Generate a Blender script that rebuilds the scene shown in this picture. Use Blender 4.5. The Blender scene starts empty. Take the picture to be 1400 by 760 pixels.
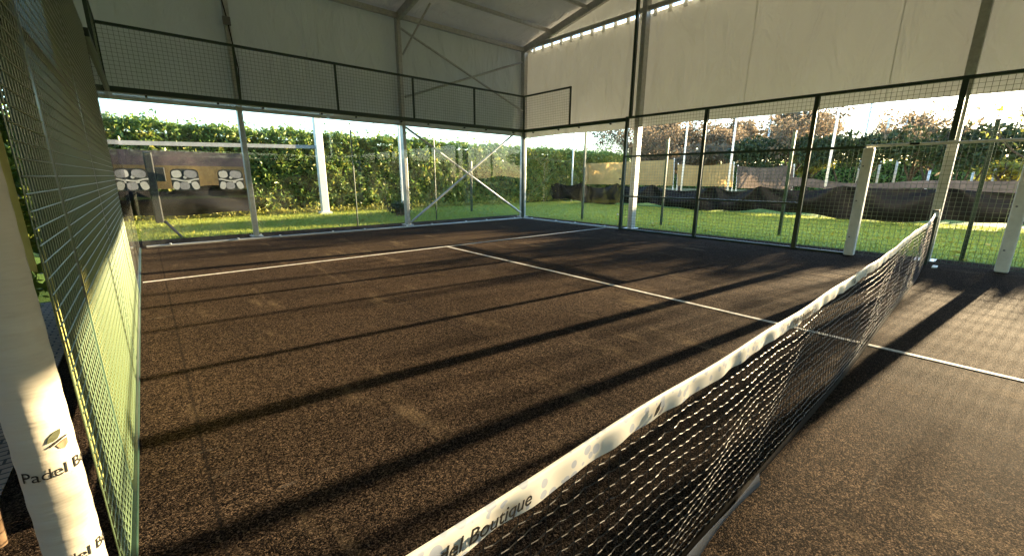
import bpy, math, random
import numpy as np
from mathutils import Vector, Matrix
random.seed(7); RNG = np.random.default_rng(7)
sc = bpy.context.scene
COL = sc.collection
R = math.radians

# ------------------------------------------------------------------ camera
CAM = Vector((0.221, -0.693, 1.365)); YAW, PIT, ROLL = 0.716, -0.237, 0.006
def cam_axes():
    f = Vector((math.sin(YAW)*math.cos(PIT), math.cos(YAW)*math.cos(PIT), math.sin(PIT)))
    r = Vector((math.cos(YAW), -math.sin(YAW), 0)); u = r.cross(f)
    c, s = math.cos(ROLL), math.sin(ROLL)
    return c*r+s*u, -s*r+c*u, f
r_, u_, f_ = cam_axes()
cd = bpy.data.cameras.new('camera'); cam = bpy.data.objects.new('camera', cd); COL.objects.link(cam)
cd.sensor_fit = 'HORIZONTAL'; cd.sensor_width = 36; cd.lens = 36*566.19/1400
cd.clip_start = 0.01; cd.clip_end = 3000
m = Matrix.Identity(4)
for i in range(3):
    m[i][0], m[i][1], m[i][2], m[i][3] = r_[i], u_[i], -f_[i], CAM[i]
cam.matrix_world = m
sc.camera = cam
# ------------------------------------------------------------------ light
SUN_EL, SUN_AZ = R(10.0), math.atan2(.994, -.108)     # azimuth from +Y towards +X
w = bpy.data.worlds.new('World'); sc.world = w; w.use_nodes = True
nt = w.node_tree; bg = nt.nodes['Background']
sky = nt.nodes.new('ShaderNodeTexSky'); sky.sky_type = 'NISHITA'; sky.sun_disc = False
sky.sun_elevation = SUN_EL; sky.sun_rotation = SUN_AZ
sky.air_density = 1.2; sky.dust_density = 0.4; sky.ozone_density = 3.5
nt.links.new(sky.outputs[0], bg.inputs[0]); bg.inputs[1].default_value = 0.12
sd = bpy.data.lights.new('sun', 'SUN'); sd.energy = 5.0; sd.angle = R(0.53); sd.color = (1.0, .77, .46)
sun = bpy.data.objects.new('sun', sd); COL.objects.link(sun)
sdir = Vector((math.sin(SUN_AZ)*math.cos(SUN_EL), math.cos(SUN_AZ)*math.cos(SUN_EL), math.sin(SUN_EL)))
sun.rotation_euler = sdir.to_track_quat('Z', 'Y').to_euler(); sun.location = (30, -3, 12)
sc.view_settings.view_transform = 'Standard'; sc.view_settings.look = 'None'
sc.view_settings.gamma = 1; sc.view_settings.exposure = 3.2
sc.cycles.transparent_max_bounces = 32; sc.cycles.max_bounces = 10; sc.cycles.diffuse_bounces = 5
sc.cycles.use_adaptive_sampling = True

# ------------------------------------------------------------------ materials
def mat(name, col, rough=.6, spec=.3, metal=0, var=0, vscale=4, bump=0, bscale=60, trans=0, island=0, col2=None, detail=4, stretch=None, sheen=0):
    M = bpy.data.materials.new(name); M.use_nodes = True
    n, l = M.node_tree.nodes, M.node_tree.links
    p = n['Principled BSDF']; out = n['Material Output']
    p.inputs['Roughness'].default_value = rough; p.inputs['Metallic'].default_value = metal
    p.inputs['Specular IOR Level'].default_value = spec
    if sheen: p.inputs['Sheen Weight'].default_value = sheen
    c = (*col, 1); p.inputs['Base Color'].default_value = c
    tc = n.new('ShaderNodeTexCoord'); vec = tc.outputs['Object']
    if stretch:
        mp = n.new('ShaderNodeMapping'); mp.inputs['Scale'].default_value = stretch
        l.new(vec, mp.inputs[0]); vec = mp.outputs[0]
    csock = None
    if var or col2:
        c2 = (*(col2 or [x*(1-var) for x in col]), 1)
        mx = n.new('ShaderNodeMix'); mx.data_type = 'RGBA'
        mx.inputs['A'].default_value = c; mx.inputs['B'].default_value = c2
        if island:
            g = n.new('ShaderNodeNewGeometry'); l.new(g.outputs['Random Per Island'], mx.inputs['Factor'])
        else:
            t = n.new('ShaderNodeTexNoise'); t.inputs['Scale'].default_value = vscale; t.inputs['Detail'].default_value = detail
            t.inputs['Roughness'].default_value = .65
            cr = n.new('ShaderNodeValToRGB'); cr.color_ramp.elements[0].position = .3; cr.color_ramp.elements[1].position = .7
            l.new(vec, t.inputs['Vector']); l.new(t.outputs['Fac'], cr.inputs[0]); l.new(cr.outputs[0], mx.inputs['Factor'])
        l.new(mx.outputs['Result'], p.inputs['Base Color']); csock = mx.outputs['Result']
    if bump:
        t2 = n.new('ShaderNodeTexNoise'); t2.inputs['Scale'].default_value = bscale; t2.inputs['Detail'].default_value = 3
        b = n.new('ShaderNodeBump'); b.inputs['Strength'].default_value = min(bump, 1); b.inputs['Distance'].default_value = .02*max(1, bump)
        l.new(vec, t2.inputs['Vector']); l.new(t2.outputs['Fac'], b.inputs['Height']); l.new(b.outputs[0], p.inputs['Normal'])
    if trans:
        tr = n.new('ShaderNodeBsdfTranslucent'); tr.inputs[0].default_value = c
        if csock: l.new(csock, tr.inputs[0])
        ms = n.new('ShaderNodeMixShader'); ms.inputs[0].default_value = trans
        l.new(p.outputs[0], ms.inputs[1]); l.new(tr.outputs[0], ms.inputs[2]); l.new(ms.outputs[0], out.inputs[0])
    return M
def glass_mat(name, tint):
    M = bpy.data.materials.new(name); M.use_nodes = True
    n, l = M.node_tree.nodes, M.node_tree.links
    n.remove(n['Principled BSDF']); out = n['Material Output']
    t = n.new('ShaderNodeBsdfTransparent'); t.inputs[0].default_value = (*tint, 1)
    g = n.new('ShaderNodeBsdfGlossy'); g.inputs['Roughness'].default_value = .0
    f = n.new('ShaderNodeFresnel')
    ge = n.new('ShaderNodeNewGeometry'); mr = n.new('ShaderNodeMapRange')     # same reflectance at both faces of the pane
    mr.inputs['To Min'].default_value = 1.45; mr.inputs['To Max'].default_value = 1/1.45
    l.new(ge.outputs['Backfacing'], mr.inputs['Value']); l.new(mr.outputs['Result'], f.inputs[0])
    ms = n.new('ShaderNodeMixShader')
    l.new(f.outputs[0], ms.inputs[0]); l.new(t.outputs[0], ms.inputs[1]); l.new(g.outputs[0], ms.inputs[2])
    d = n.new('ShaderNodeBsdfDiffuse'); d.inputs[0].default_value = (.6, .6, .56, 1)          # thin film of dust and smears
    tc = n.new('ShaderNodeTexCoord'); nz_ = n.new('ShaderNodeTexNoise'); nz_.inputs['Scale'].default_value = 1.7; nz_.inputs['Detail'].default_value = 8; nz_.inputs['Distortion'].default_value = 1.2
    l.new(tc.outputs['Object'], nz_.inputs['Vector'])
    m3 = n.new('ShaderNodeMapRange'); m3.inputs['From Min'].default_value = .4; m3.inputs['From Max'].default_value = .75; m3.inputs['To Min'].default_value = .004; m3.inputs['To Max'].default_value = .05
    l.new(nz_.outputs['Fac'], m3.inputs['Value'])
    m4 = n.new('ShaderNodeMixShader'); l.new(m3.outputs['Result'], m4.inputs[0]); l.new(ms.outputs[0], m4.inputs[1]); l.new(d.outputs[0], m4.inputs[2]); l.new(m4.outputs[0], out.inputs[0])
    return M
def turf_mat():
    M = bpy.data.materials.new('carpet'); M.use_nodes = True
    n, l = M.node_tree.nodes, M.node_tree.links; p = n['Principled BSDF']
    p.inputs['Roughness'].default_value = .8; p.inputs['Specular IOR Level'].default_value = .008
    tc = n.new('ShaderNodeTexCoord'); V = tc.outputs['Object']
    def noise(s, d=3, r=.6, v=V):
        t = n.new('ShaderNodeTexNoise'); t.inputs['Scale'].default_value = s; t.inputs['Detail'].default_value = d; t.inputs['Roughness'].default_value = r
        l.new(v, t.inputs['Vector']); return t.outputs['Fac']
    def ramp(s, a, b):
        c = n.new('ShaderNodeMapRange'); c.inputs['From Min'].default_value = a; c.inputs['From Max'].default_value = b; c.inputs['To Min'].default_value=0; c.inputs['To Max'].default_value=1
        l.new(s, c.inputs['Value']); return c.outputs['Result']
    def mix(f, a, b):
        x = n.new('ShaderNodeMix'); x.data_type = 'RGBA'; l.new(f, x.inputs['Factor'])
        for k, v in (('A', a), ('B', b)):
            if isinstance(v, tuple): x.inputs[k].default_value = (*v, 1)
            else: l.new(v, x.inputs[k])
        return x.outputs['Result']
    def math_(op, a, b):
        x = n.new('ShaderNodeMath'); x.operation = op
        for i, v in enumerate((a, b)):
            if isinstance(v, (int, float)): x.inputs[i].default_value = v
            else: l.new(v, x.inputs[i])
        return x.outputs[0]
    fib = noise(80, 4, .8)
    def cells(scale):
        vo = n.new('ShaderNodeTexVoronoi'); vo.inputs['Scale'].default_value = scale; l.new(V, vo.inputs['Vector'])
        sv = n.new('ShaderNodeSeparateColor'); l.new(vo.outputs['Color'], sv.inputs[0]); return sv.outputs[0], vo.outputs['Distance']
    ca, da = cells(215); cb, db = cells(80)
    g1 = math_('POWER', ca, 2.6); g2 = math_('MULTIPLY', g1, math_('ADD', math_('MULTIPLY', cb, .9), .35))
    c = mix(g2, (.0045, .0040, .0042), (.160, .116, .084))
    c2 = mix(g2, (.0060, .0052, .0052), (.240, .168, .114))
    c = mix(ramp(noise(.55, 6, .65), .35, .70), c, c2)
    # sand left in the pile, drawn out along the rolls
    mp = n.new('ShaderNodeMapping'); mp.inputs['Scale'].default_value = (1.9, .55, 1); mp.inputs['Rotation'].default_value = (0, 0, .25); l.new(V, mp.inputs[0])
    sandn = ramp(noise(1.1, 6, .75, mp.outputs[0]), .565, .72)
    sand = math_('MULTIPLY', math_('MULTIPLY', sandn, ramp(fib, .40, .64)), .6)
    c = mix(sand, c, (.40, .30, .19))
    # pale scuffs left by feet and balls
    mp2 = n.new('ShaderNodeMapping'); mp2.inputs['Scale'].default_value = (1, 6, 1); mp2.inputs['Rotation'].default_value = (0, 0, .5); l.new(V, mp2.inputs[0])
    scuff = math_('MULTIPLY', ramp(noise(2.2, 4, .6, mp2.outputs[0]), .66, .74), ramp(fib, .40, .60))
    c = mix(math_('MULTIPLY', scuff, .5), c, (.20, .19, .18))
    # seams between rolls
    sx = n.new('ShaderNodeSeparateXYZ'); l.new(V, sx.inputs[0])
    d = math_('ABSOLUTE', math_('SUBTRACT', math_('FRACT', math_('MULTIPLY', math_('ADD', sx.outputs[0], .75), .5), 0), .5), 0)
    seam = ramp(d, .006, .0015)
    c = mix(math_('MULTIPLY', seam, .6), c, (.012, .011, .011))
    l.new(c, p.inputs['Base Color'])
    b = n.new('ShaderNodeBump'); b.inputs['Strength'].default_value = 1; b.inputs['Distance'].default_value = .022
    l.new(math_('ADD', math_('ADD', fib, math_('MULTIPLY', ca, .35)), math_('MULTIPLY', da, -.5)), b.inputs['Height']); l.new(b.outputs[0], p.inputs['Normal'])
    return M
def tape_mat():
    M = bpy.data.materials.new('net_tape'); M.use_nodes = True
    n, l = M.node_tree.nodes, M.node_tree.links; p = n['Principled BSDF']; p.inputs['Roughness'].default_value = .6
    tc = n.new('ShaderNodeTexCoord')
    mp = n.new('ShaderNodeMapping'); mp.inputs['Scale'].default_value = (34, 34, 34); l.new(tc.outputs['Object'], mp.inputs[0])
    v = n.new('ShaderNodeTexVoronoi'); v.inputs['Scale'].default_value = 1; l.new(mp.outputs[0], v.inputs['Vector'])
    v2 = n.new('ShaderNodeTexVoronoi'); v2.feature = 'DISTANCE_TO_EDGE'; v2.inputs['Scale'].default_value = 1; l.new(mp.outputs[0], v2.inputs['Vector'])
    s = n.new('ShaderNodeSeparateColor'); l.new(v.outputs['Color'], s.inputs[0])
    a = n.new('ShaderNodeMath'); a.operation = 'GREATER_THAN'; a.inputs[1].default_value = .40; l.new(s.outputs[0], a.inputs[0])
    b = n.new('ShaderNodeMath'); b.operation = 'LESS_THAN'; b.inputs[1].default_value = .43; l.new(v.outputs['Distance'], b.inputs[0])
    c = n.new('ShaderNodeMath'); c.operation = 'MULTIPLY'; l.new(a.outputs[0], c.inputs[0]); l.new(b.outputs[0], c.inputs[1])
    # printed only in the lower part of the band
    sx = n.new('ShaderNodeSeparateXYZ'); l.new(tc.outputs['Object'], sx.inputs[0])
    x = n.new('ShaderNodeMix'); x.data_type = 'RGBA'; l.new(c.outputs[0], x.inputs['Factor'])
    x.inputs['A'].default_value = (.58, .56, .50, 1); x.inputs['B'].default_value = (.34, .37, .43, 1)
    l.new(x.outputs['Result'], p.inputs['Base Color'])
    return M
def fabric_mat(name, col, T):
    M = mat(name, col, rough=.75, spec=.15)
    n, l = M.node_tree.nodes, M.node_tree.links; p = n['Principled BSDF']; out = n['Material Output']
    tc = n.new('ShaderNodeTexCoord')
    mp = n.new('ShaderNodeMapping'); mp.inputs['Scale'].default_value = (1.3, 1.3, .5); l.new(tc.outputs['Object'], mp.inputs[0])
    t = n.new('ShaderNodeTexNoise'); t.inputs['Scale'].default_value = 1.6; t.inputs['Detail'].default_value = 5; t.inputs['Distortion'].default_value = .8
    l.new(mp.outputs[0], t.inputs['Vector'])
    b = n.new('ShaderNodeBump'); b.inputs['Strength'].default_value = 1; b.inputs['Distance'].default_value = .13
    l.new(t.outputs['Fac'], b.inputs['Height']); l.new(b.outputs[0], p.inputs['Normal'])
    t3 = n.new('ShaderNodeTexNoise'); t3.inputs['Scale'].default_value = 1.1; t3.inputs['Detail'].default_value = 6
    l.new(mp.outputs[0], t3.inputs['Vector'])
    mx = n.new('ShaderNodeMix'); mx.data_type = 'RGBA'; mx.inputs['A'].default_value = (*[c*.82 for c in col], 1); mx.inputs['B'].default_value = (*col, 1)
    l.new(t3.outputs['Fac'], mx.inputs['Factor']); l.new(mx.outputs['Result'], p.inputs['Base Color'])
    tr = n.new('ShaderNodeBsdfTranslucent'); l.new(mx.outputs['Result'], tr.inputs[0]); l.new(b.outputs[0], tr.inputs['Normal'])
    ms = n.new('ShaderNodeMixShader'); ms.inputs[0].default_value = T
    l.new(p.outputs[0], ms.inputs[1]); l.new(tr.outputs[0], ms.inputs[2]); l.new(ms.outputs[0], out.inputs[0])
    return M
def pave_mat():
    M = bpy.data.materials.new('paving'); M.use_nodes = True
    n, l = M.node_tree.nodes, M.node_tree.links; p = n['Principled BSDF']; p.inputs['Roughness'].default_value = .8
    tc = n.new('ShaderNodeTexCoord'); b = n.new('ShaderNodeTexBrick'); l.new(tc.outputs['Object'], b.inputs['Vector'])
    b.inputs['Scale'].default_value = 5; b.inputs['Color1'].default_value = (.42, .30, .21, 1); b.inputs['Color2'].default_value = (.30, .21, .15, 1)
    b.inputs['Mortar'].default_value = (.06, .05, .04, 1); b.inputs['Mortar Size'].default_value = .03
    l.new(b.outputs[0], p.inputs['Base Color']); return M

MT = dict(
    carpet=turf_mat(), tape=tape_mat(), pave=pave_mat(),
    line=mat('line_paint', (.74, .72, .68), .8, .2, col2=(.30, .28, .25), vscale=22, detail=12),
    green=mat('green_powder_coat', (.018, .045, .030), .38, .5, var=.3, vscale=6),
    wire=mat('green_wire', (.080, .120, .060), .33, .7),
    grass=mat('lawn', (.15, .24, .05), .9, .1, col2=(.10, .17, .035), vscale=2.2, detail=8, bump=1, bscale=70),
    grassb=mat('grass_blade', (.36, .40, .07), .6, .25, col2=(.20, .24, .045), island=1, trans=.4),
    fabric=fabric_mat('tent_fabric', (.70, .73, .72), .019),
    rooff=fabric_mat('roof_fabric', (.68, .69, .72), .010),
    alu=mat('aluminium', (.50, .50, .49), .45, .5, metal=.6, var=.25, vscale=14),
    white=mat('white_paint', (.78, .77, .70), .5, .4, var=.18, vscale=9),
    pad=mat('padded_vinyl', (.44, .405, .325), .6, .2, var=.10, vscale=5, bump=.5, bscale=9, stretch=(.5, .5, 2.2)),
    glass=glass_mat('glass', (.97, .985, .975)),
    leaf=mat('hedge_leaf', (.10, .19, .035), .38, .55, col2=(.22, .28, .05), island=1, trans=.40),
    leafy=mat('yellow_leaf', (.36, .32, .05), .5, .35, col2=(.20, .22, .04), island=1, trans=.35),
    leafb=mat('brown_leaf', (.23, .165, .10), .6, .2, col2=(.15, .125, .085), island=1, trans=.42),
    leafd=mat('evergreen_leaf', (.022, .045, .018), .5, .3, col2=(.05, .07, .025), island=1, trans=.2),
    core=mat('hedge_twigs', (.030, .040, .016), .9, .1, var=.5, vscale=6),
    bark=mat('bark', (.10, .075, .055), .9, .1, var=.5, vscale=8, bump=.8, bscale=25),
    tarp=mat('black_tarp', (.0075, .0072, .0072), .5, .12, var=.4, vscale=3, bump=.6, bscale=3),
    tan=mat('tan_sheet', (.50, .34, .14), .8, .1, col2=(.36, .24, .10), vscale=2, trans=.45, bump=.4, bscale=4),
    greysheet=mat('grey_sheet', (.15, .12, .10), .8, .1, col2=(.08, .065, .055), vscale=2, trans=.25, bump=.4, bscale=4),
    mauve=mat('mauve_reflection', (.10, .075, .075), .8, .1, col2=(.035, .035, .04), vscale=3, detail=7),  # colour of the mauve band reflected in the back glass
    cloth=mat('green_shade_cloth', (.30, .31, .10), .75, .2, col2=(.38, .37, .13), vscale=3, trans=.12, bump=.4, bscale=10),
    dark=mat('dark_metal', (.020, .022, .022), .5, .4, var=.3),
    cord=mat('net_cord', (.018, .017, .015), .5, .3),
    ink=mat('black_ink', (.015, .015, .014), .6, .2),
    inkg=mat('olive_ink', (.055, .060, .030), .6, .2),
    palegrey=mat('pale_grey', (.36, .36, .34), .5, .3, var=.3, vscale=5),
    olive=mat('dull_tan_reflection', (.15, .11, .05), .8, .1, col2=(.09, .07, .04), vscale=3, detail=7, bump=.4, bscale=5),  # colour of the tan band reflected in the back glass
    grey=mat('pebble_grey', (.20, .20, .21), .5, .3, var=.3),
    wood=mat('weathered_wood', (.26, .17, .10), .8, .15, var=.5, vscale=6, stretch=(6, 6, .6)),
    zinc=mat('zinc', (.62, .62, .60), .35, .5, metal=.8),
    field=mat('dry_field', (.30, .22, .09), .9, .1, col2=(.20, .17, .07), vscale=.6),
)

# ------------------------------------------------------------------ mesh builder
class MB:
    def __init__(s): s.v = []; s.f = []; s.n = 0
    def add(s, v, f):
        v = np.asarray(v, float).reshape(-1, 3); s.v.append(v)
        s.f.extend([tuple(i+s.n for i in q) for q in f]); s.n += len(v); return s
    def box(s, lo, hi, rot=None, c=None):
        x0, y0, z0 = lo; x1, y1, z1 = hi
        v = np.array([(x0,y0,z0),(x1,y0,z0),(x1,y1,z0),(x0,y1,z0),(x0,y0,z1),(x1,y0,z1),(x1,y1,z1),(x0,y1,z1)], float)
        return s.add(v, [(0,3,2,1),(4,5,6,7),(0,1,5,4),(1,2,6,5),(2,3,7,6),(3,0,4,7)])
    def bar(s, a, b, w, h=None, up=(0,0,1)):
        a, b = Vector(a), Vector(b); h = h or w; d = (b-a).normalized(); u = Vector(up)
        if abs(d.dot(u)) > .98: u = Vector((0,1,0))
        x = d.cross(u).normalized(); y = x.cross(d)
        v = []
        for p in (a, b):
            for i, j in ((-1,-1),(1,-1),(1,1),(-1,1)): v.append(p+x*(i*w/2)+y*(j*h/2))
        return s.add([tuple(q) for q in v], [(0,1,2,3),(7,6,5,4),(0,4,5,1),(1,5,6,2),(2,6,7,3),(3,7,4,0)])
    def tube(s, pts, rad, seg=6, cap=True):
        pts = [Vector(p) for p in pts]; k = len(pts)
        rad = [rad]*k if isinstance(rad, (int, float)) else rad
        v = []; f = []
        d0 = (pts[1]-pts[0]).normalized(); ref = Vector((0,0,1)) if abs(d0.z) < .9 else Vector((1,0,0))
        for i, p in enumerate(pts):
            d = (pts[min(i+1,k-1)]-pts[max(i-1,0)]).normalized()
            x = d.cross(ref)
            x = x.normalized() if x.length > 1e-6 else Vector((1,0,0)); y = x.cross(d)
            for j in range(seg):
                a = 2*math.pi*j/seg; q = p+(x*math.cos(a)+y*math.sin(a))*rad[i]; v.append(tuple(q))
        for i in range(k-1):
            for j in range(seg):
                a, b = i*seg+j, i*seg+(j+1) % seg; f.append((a, b, b+seg, a+seg))
        if cap:
            f.append(tuple(range(seg-1,-1,-1))); f.append(tuple((k-1)*seg+j for j in range(seg)))
        return s.add(v, f)
    def grid(s, P):          # P: (m,n,3)
        m_, n_ = P.shape[:2]
        return s.add(P.reshape(-1,3), [(i*n_+j, i*n_+j+1, (i+1)*n_+j+1, (i+1)*n_+j) for i in range(m_-1) for j in range(n_-1)])
    def poly(s, pts, thick, axis):   # extruded flat outline
        pts = np.asarray(pts, float); k = len(pts); d = np.zeros(3); d[axis] = thick
        return s.add(np.vstack([pts, pts+d]), [tuple(range(k)), tuple(range(2*k-1, k-1, -1))]+[(i, (i+1)%k, (i+1)%k+k, i+k) for i in range(k)])
    def build(s, name, m_, parent=None, smooth=False, loc=None):
        me = bpy.data.meshes.new(name)
        V = np.vstack(s.v)
        if loc is not None: V = V-np.asarray(loc, float)
        me.from_pydata(V.tolist(), [], s.f); me.materials.append(m_ if not isinstance(m_, str) else MT[m_]); me.update()
        if smooth: me.polygons.foreach_set('use_smooth', [True]*len(me.polygons))
        o = bpy.data.objects.new(name, me); COL.objects.link(o)
        if loc is not None: o.location = loc
        if parent: o.parent = parent; o.matrix_parent_inverse = Matrix.Translation(-Vector(parent.location)) if loc is None else Matrix.Identity(4)
        return o
def thing(name, label, cat, loc=(0,0,0), group=None):
    o = bpy.data.objects.new(name, None); COL.objects.link(o); o.location = loc; o.empty_display_size = .2
    o['label'] = label; o['category'] = cat
    if group: o['group'] = group
    bpy.context.view_layer.update()
    return o
def tag(o, label, cat, group=None, kind=None):
    o['label'] = label; o['category'] = cat
    if group: o['group'] = group
    if kind: o['kind'] = kind
    return o
def struct(o): o['kind'] = 'structure'; return o
def bevel(o, wd=.006, seg=2):
    md = o.modifiers.new('bevel', 'BEVEL'); md.width = wd; md.segments = seg; md.limit_method = 'ANGLE'; return o
def text_part(name, body, size, parent, M, mtl, shear=0, ext=.0006):
    cu = bpy.data.curves.new(name, 'FONT'); cu.body = body; cu.size = size; cu.shear = shear; cu.extrude = ext
    tmp = bpy.data.objects.new('tmp', cu); COL.objects.link(tmp)
    bpy.context.view_layer.update()
    me = bpy.data.meshes.new_from_object(tmp.evaluated_get(bpy.context.evaluated_depsgraph_get()))
    bpy.data.objects.remove(tmp); me.materials.clear(); me.materials.append(MT[mtl]); me.name = name
    o = bpy.data.objects.new(name, me); COL.objects.link(o); o.parent = parent
    o.matrix_parent_inverse = Matrix.Translation(-Vector(parent.location)); o.matrix_basis = M
    return o

# ------------------------------------------------------------------ setting
XL, XR, YB = -.02, 10.0, 10.0
H2, H3, H4 = 1.93, 2.875, 3.905
struct(MB().box((-900,-900,-.5), (1500,1500,-.02)).build('ground', 'grass'))
struct(MB().box((-.45,-12,-.02), (10.75,11.2,0)).build('court_carpet', 'carpet'))
struct(MB().box((-2.9,-6,-.02), (-.46,6,-.006)).build('paving', 'pave'))
struct(MB().box((26,-60,-.02), (140,140,-.008)).build('field', 'field'))
struct(MB().box((.02,6.445,.0), (9.97,6.495,.004)).build('service_line', 'line'))
struct(MB().box((4.66,-6.5,.0), (4.71,6.445,.0045)).build('centre_line', 'line'))

# grass blades: strips outside the carpet
def blades(name, x0, x1, y0, y1, n, h, wd):
    x = RNG.uniform(x0, x1, n); y = RNG.uniform(y0, y1, n); a = RNG.uniform(0, 6.28, n); hh = h*RNG.uniform(.5, 1.2, n)
    dx, dy = np.cos(a)*wd, np.sin(a)*wd; lx, ly = RNG.normal(0, .45, n)*hh, RNG.normal(0, .45, n)*hh
    V = np.empty((n,3,3)); V[:,0] = np.c_[x-dx, y-dy, np.full(n,-.02)]; V[:,1] = np.c_[x+dx, y+dy, np.full(n,-.02)]; V[:,2] = np.c_[x+lx, y+ly, -.02+hh]
    me = bpy.data.meshes.new(name); me.from_pydata(V.reshape(-1,3).tolist(), [], np.arange(3*n).reshape(-1,3).tolist())
    me.materials.append(MT['grassb']); o = bpy.data.objects.new(name, me); COL.objects.link(o); return o
tag(blades('grass', -3, 10.7, 11.22, 17, 60000, .07, .006), 'rough lit grass strip between the glass back wall and the hedge', 'grass', kind='stuff')
tag(blades('grass', 10.77, 19.5, -8, 17, 90000, .055, .007), 'short green lawn between the mesh side fence and the black tarp', 'grass', kind='stuff')

# ------------------------------------------------------------------ tent
GX, BY, EZ, SL = 10.5, 10.5, 5.48, .2
LX, FZ = -2.3, 2.80
RIDGE = EZ+SL*BY
tent = thing('marquee_tent', 'large white fabric marquee tent with aluminium frame covering the court', 'tent', (4, 0, 0))
def part(mb, name, m_, smooth=False): return mb.build(name, m_, tent, smooth)
def leg(x, y, z1, wx, wy):
    mb = MB().box((x-wx/2, y-wy/2, .012), (x+wx/2, y+wy/2, z1))
    o = bevel(part(mb, 'leg', 'alu'), .008)
    MBp = MB().box((x-wx/2-.07, y-wy/2-.07, .0), (x+wx/2+.07, y+wy/2+.07, .012))
    for i in (-1, 1): MBp.tube([(x+i*(wx/2+.045), y, .012), (x+i*(wx/2+.045), y, .05)], .014)
    MBp.build('base_plate', 'zinc', o).matrix_parent_inverse = Matrix.Identity(4)
    o2 = [c for c in o.children][0]; o2.matrix_parent_inverse = (Matrix.Translation(Vector((0,0,0))))
    return o
for x in (2.05, 5.95): leg(x, 10.6, EZ, .10, .17)
leg(-2.2, 10.55, EZ, .10, .17)
leg(10.45, 10.5, EZ, .15, .17)
for y in (5.95, -.05, -5.5): leg(10.45, y, EZ+SL*(BY-abs(y))-.12, .2, .13)
def rafter(x):
    for s in (1, -1):
        part(MB().bar((x, s*BY, EZ), (x, 0, RIDGE), .10, .20), 'rafter', 'alu')
for x in (10.45, 5.95, 2.05, -2.2): rafter(x)
for y in (9.25, 7.85, 6.3, 4.7, 3.1, 1.5, 0, -3, -6):
    z = EZ+SL*(BY-abs(y))+.02
    part(MB().bar((LX, y, z), (GX-.1, y, z), .06, .09), 'purlin', 'alu')
part(MB().bar((LX, 10.5, EZ+.0), (GX-.12, 10.5, EZ+.0), .09, .12), 'eave_beam', 'alu')
part(MB().bar((10.46, 10.38, EZ+.03), (10.46, -10.5, EZ+.03), .07, .10), 'gable_beam', 'alu')
# wind braces
for a, b in (((6.0,10.52,5.2), (10.4,10.45,3.55)), ((6.0,10.46,3.5), (10.4,10.52,5.12)), ((6.0,10.52,2.72), (10.36,10.45,.12)), ((5.98,10.46,.08), (10.36,10.52,3.05))):
    part(MB().tube([a, b], .032, 8), 'brace', 'alu')
part(MB().tube([(5.98,10.45,4.55), (6.35,9.55,5.62)], .025, 8), 'brace', 'alu')
# fabric sheets with slight billow
def sheet(fn, nu, nv): 
    return np.array([[fn(i/(nu-1), j/(nv-1)) for j in range(nv)] for i in range(nu)])
def wob(a, b): return .035*math.sin(a*2.1+1)+.02*math.sin(a*5.3+b*1.7)+.014*math.sin(a*11+b*3.1)
def back_f(u, v):
    x = LX+(GX+.12-LX)*u; z = FZ+.02*math.sin(x*1.4)+(EZ+.10-FZ)*v
    return (x, 10.72+wob(x, z)*math.sin(math.pi*min(max(v,0),1))*.9, z)
part(MB().grid(sheet(back_f, 160, 24)), 'side_fabric', 'fabric', True)
def gab_f(u, v):
    y = -10.6+21.36*u; z = (FZ-.08)+.015*math.sin(y*1.6)+(EZ-.048-FZ+.08)*v
    return (10.62+wob(y, z)*math.sin(math.pi*v)*1.1, y, z)
part(MB().grid(sheet(gab_f, 220, 24)), 'gable_fabric', 'fabric', True)
for y0 in (8.3, 3.4, .95, -2.0):                      # welded seams between the fabric widths
    P = np.array([[(lambda q: (q[0]-.004, q[1], q[2]))(gab_f((y0+dy+10.6)/21.36, v)) for v in np.linspace(.005, .985, 24)] for dy in (0, .012)])
    part(MB().grid(P), 'seam', 'fabric', True)
for x0 in (.3, 3.9, 8.2):
    P = np.array([[(lambda q: (q[0], q[1]-.004, q[2]))(back_f((x0+dx-LX)/(GX+.12-LX), v)) for v in np.linspace(.005, .985, 24)] for dx in (0, .014)])
    part(MB().grid(P), 'seam', 'fabric', True)
def gab2_f(u, v):
    y = -10.78+21.56*u; t = EZ+SL*(BY-abs(y))+.1; return (10.60, y, EZ+.07+(max(t, EZ+.08)-EZ-.07)*v)
part(MB().grid(sheet(gab2_f, 61, 4)), 'upper_gable_fabric', 'fabric', True)
part(MB().box((10.60, 10.34, EZ-.06), (10.66, 10.80, EZ+.12)), 'corner_sun_block', 'fabric')  # added block that stops sun entering at the open roof corner
for k in range(44):
    yy = 10.2-k*.40
    part(MB().box((10.60, yy-.05, EZ-.12), (10.64, yy+.05, EZ+.1)), 'lacing_strap', 'fabric')
for s in (1, -1):
    P = sheet(lambda u, v: (LX+(GX+.25-LX)*u, s*(BY+.28)*(1-v), EZ+.14-.056+SL*(BY+.28)*v+ .03*math.sin(u*12.8*3.14)*math.sin(v*9.4)), 60, 30)
    part(MB().grid(P), 'roof_fabric', 'rooff', True)
P = sheet(lambda u, v: (LX-.02, -10.7+21.4*u, FZ+(EZ+SL*(BY-abs(-10.6+21.2*u))+.12-FZ)*v), 61, 4)
part(MB().grid(P), 'left_fabric', 'fabric', True)
P = sheet(lambda u, v: (LX+(GX-LX)*u, -10.7, FZ+(EZ-FZ)*v), 10, 4)
part(MB().grid(P), 'front_fabric', 'fabric', True)
part(MB().box((10.845, -10.6, EZ-.03), (10.85, 11.0, EZ+.065)), 'sun_block_flap', 'fabric')  # added strip that keeps the sun out of the lacing gap
part(MB().tube([(LX,10.68,FZ+.0),(GX+.08,10.68,FZ+.0)], .03, 8), 'hem_pipe', 'fabric')
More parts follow.
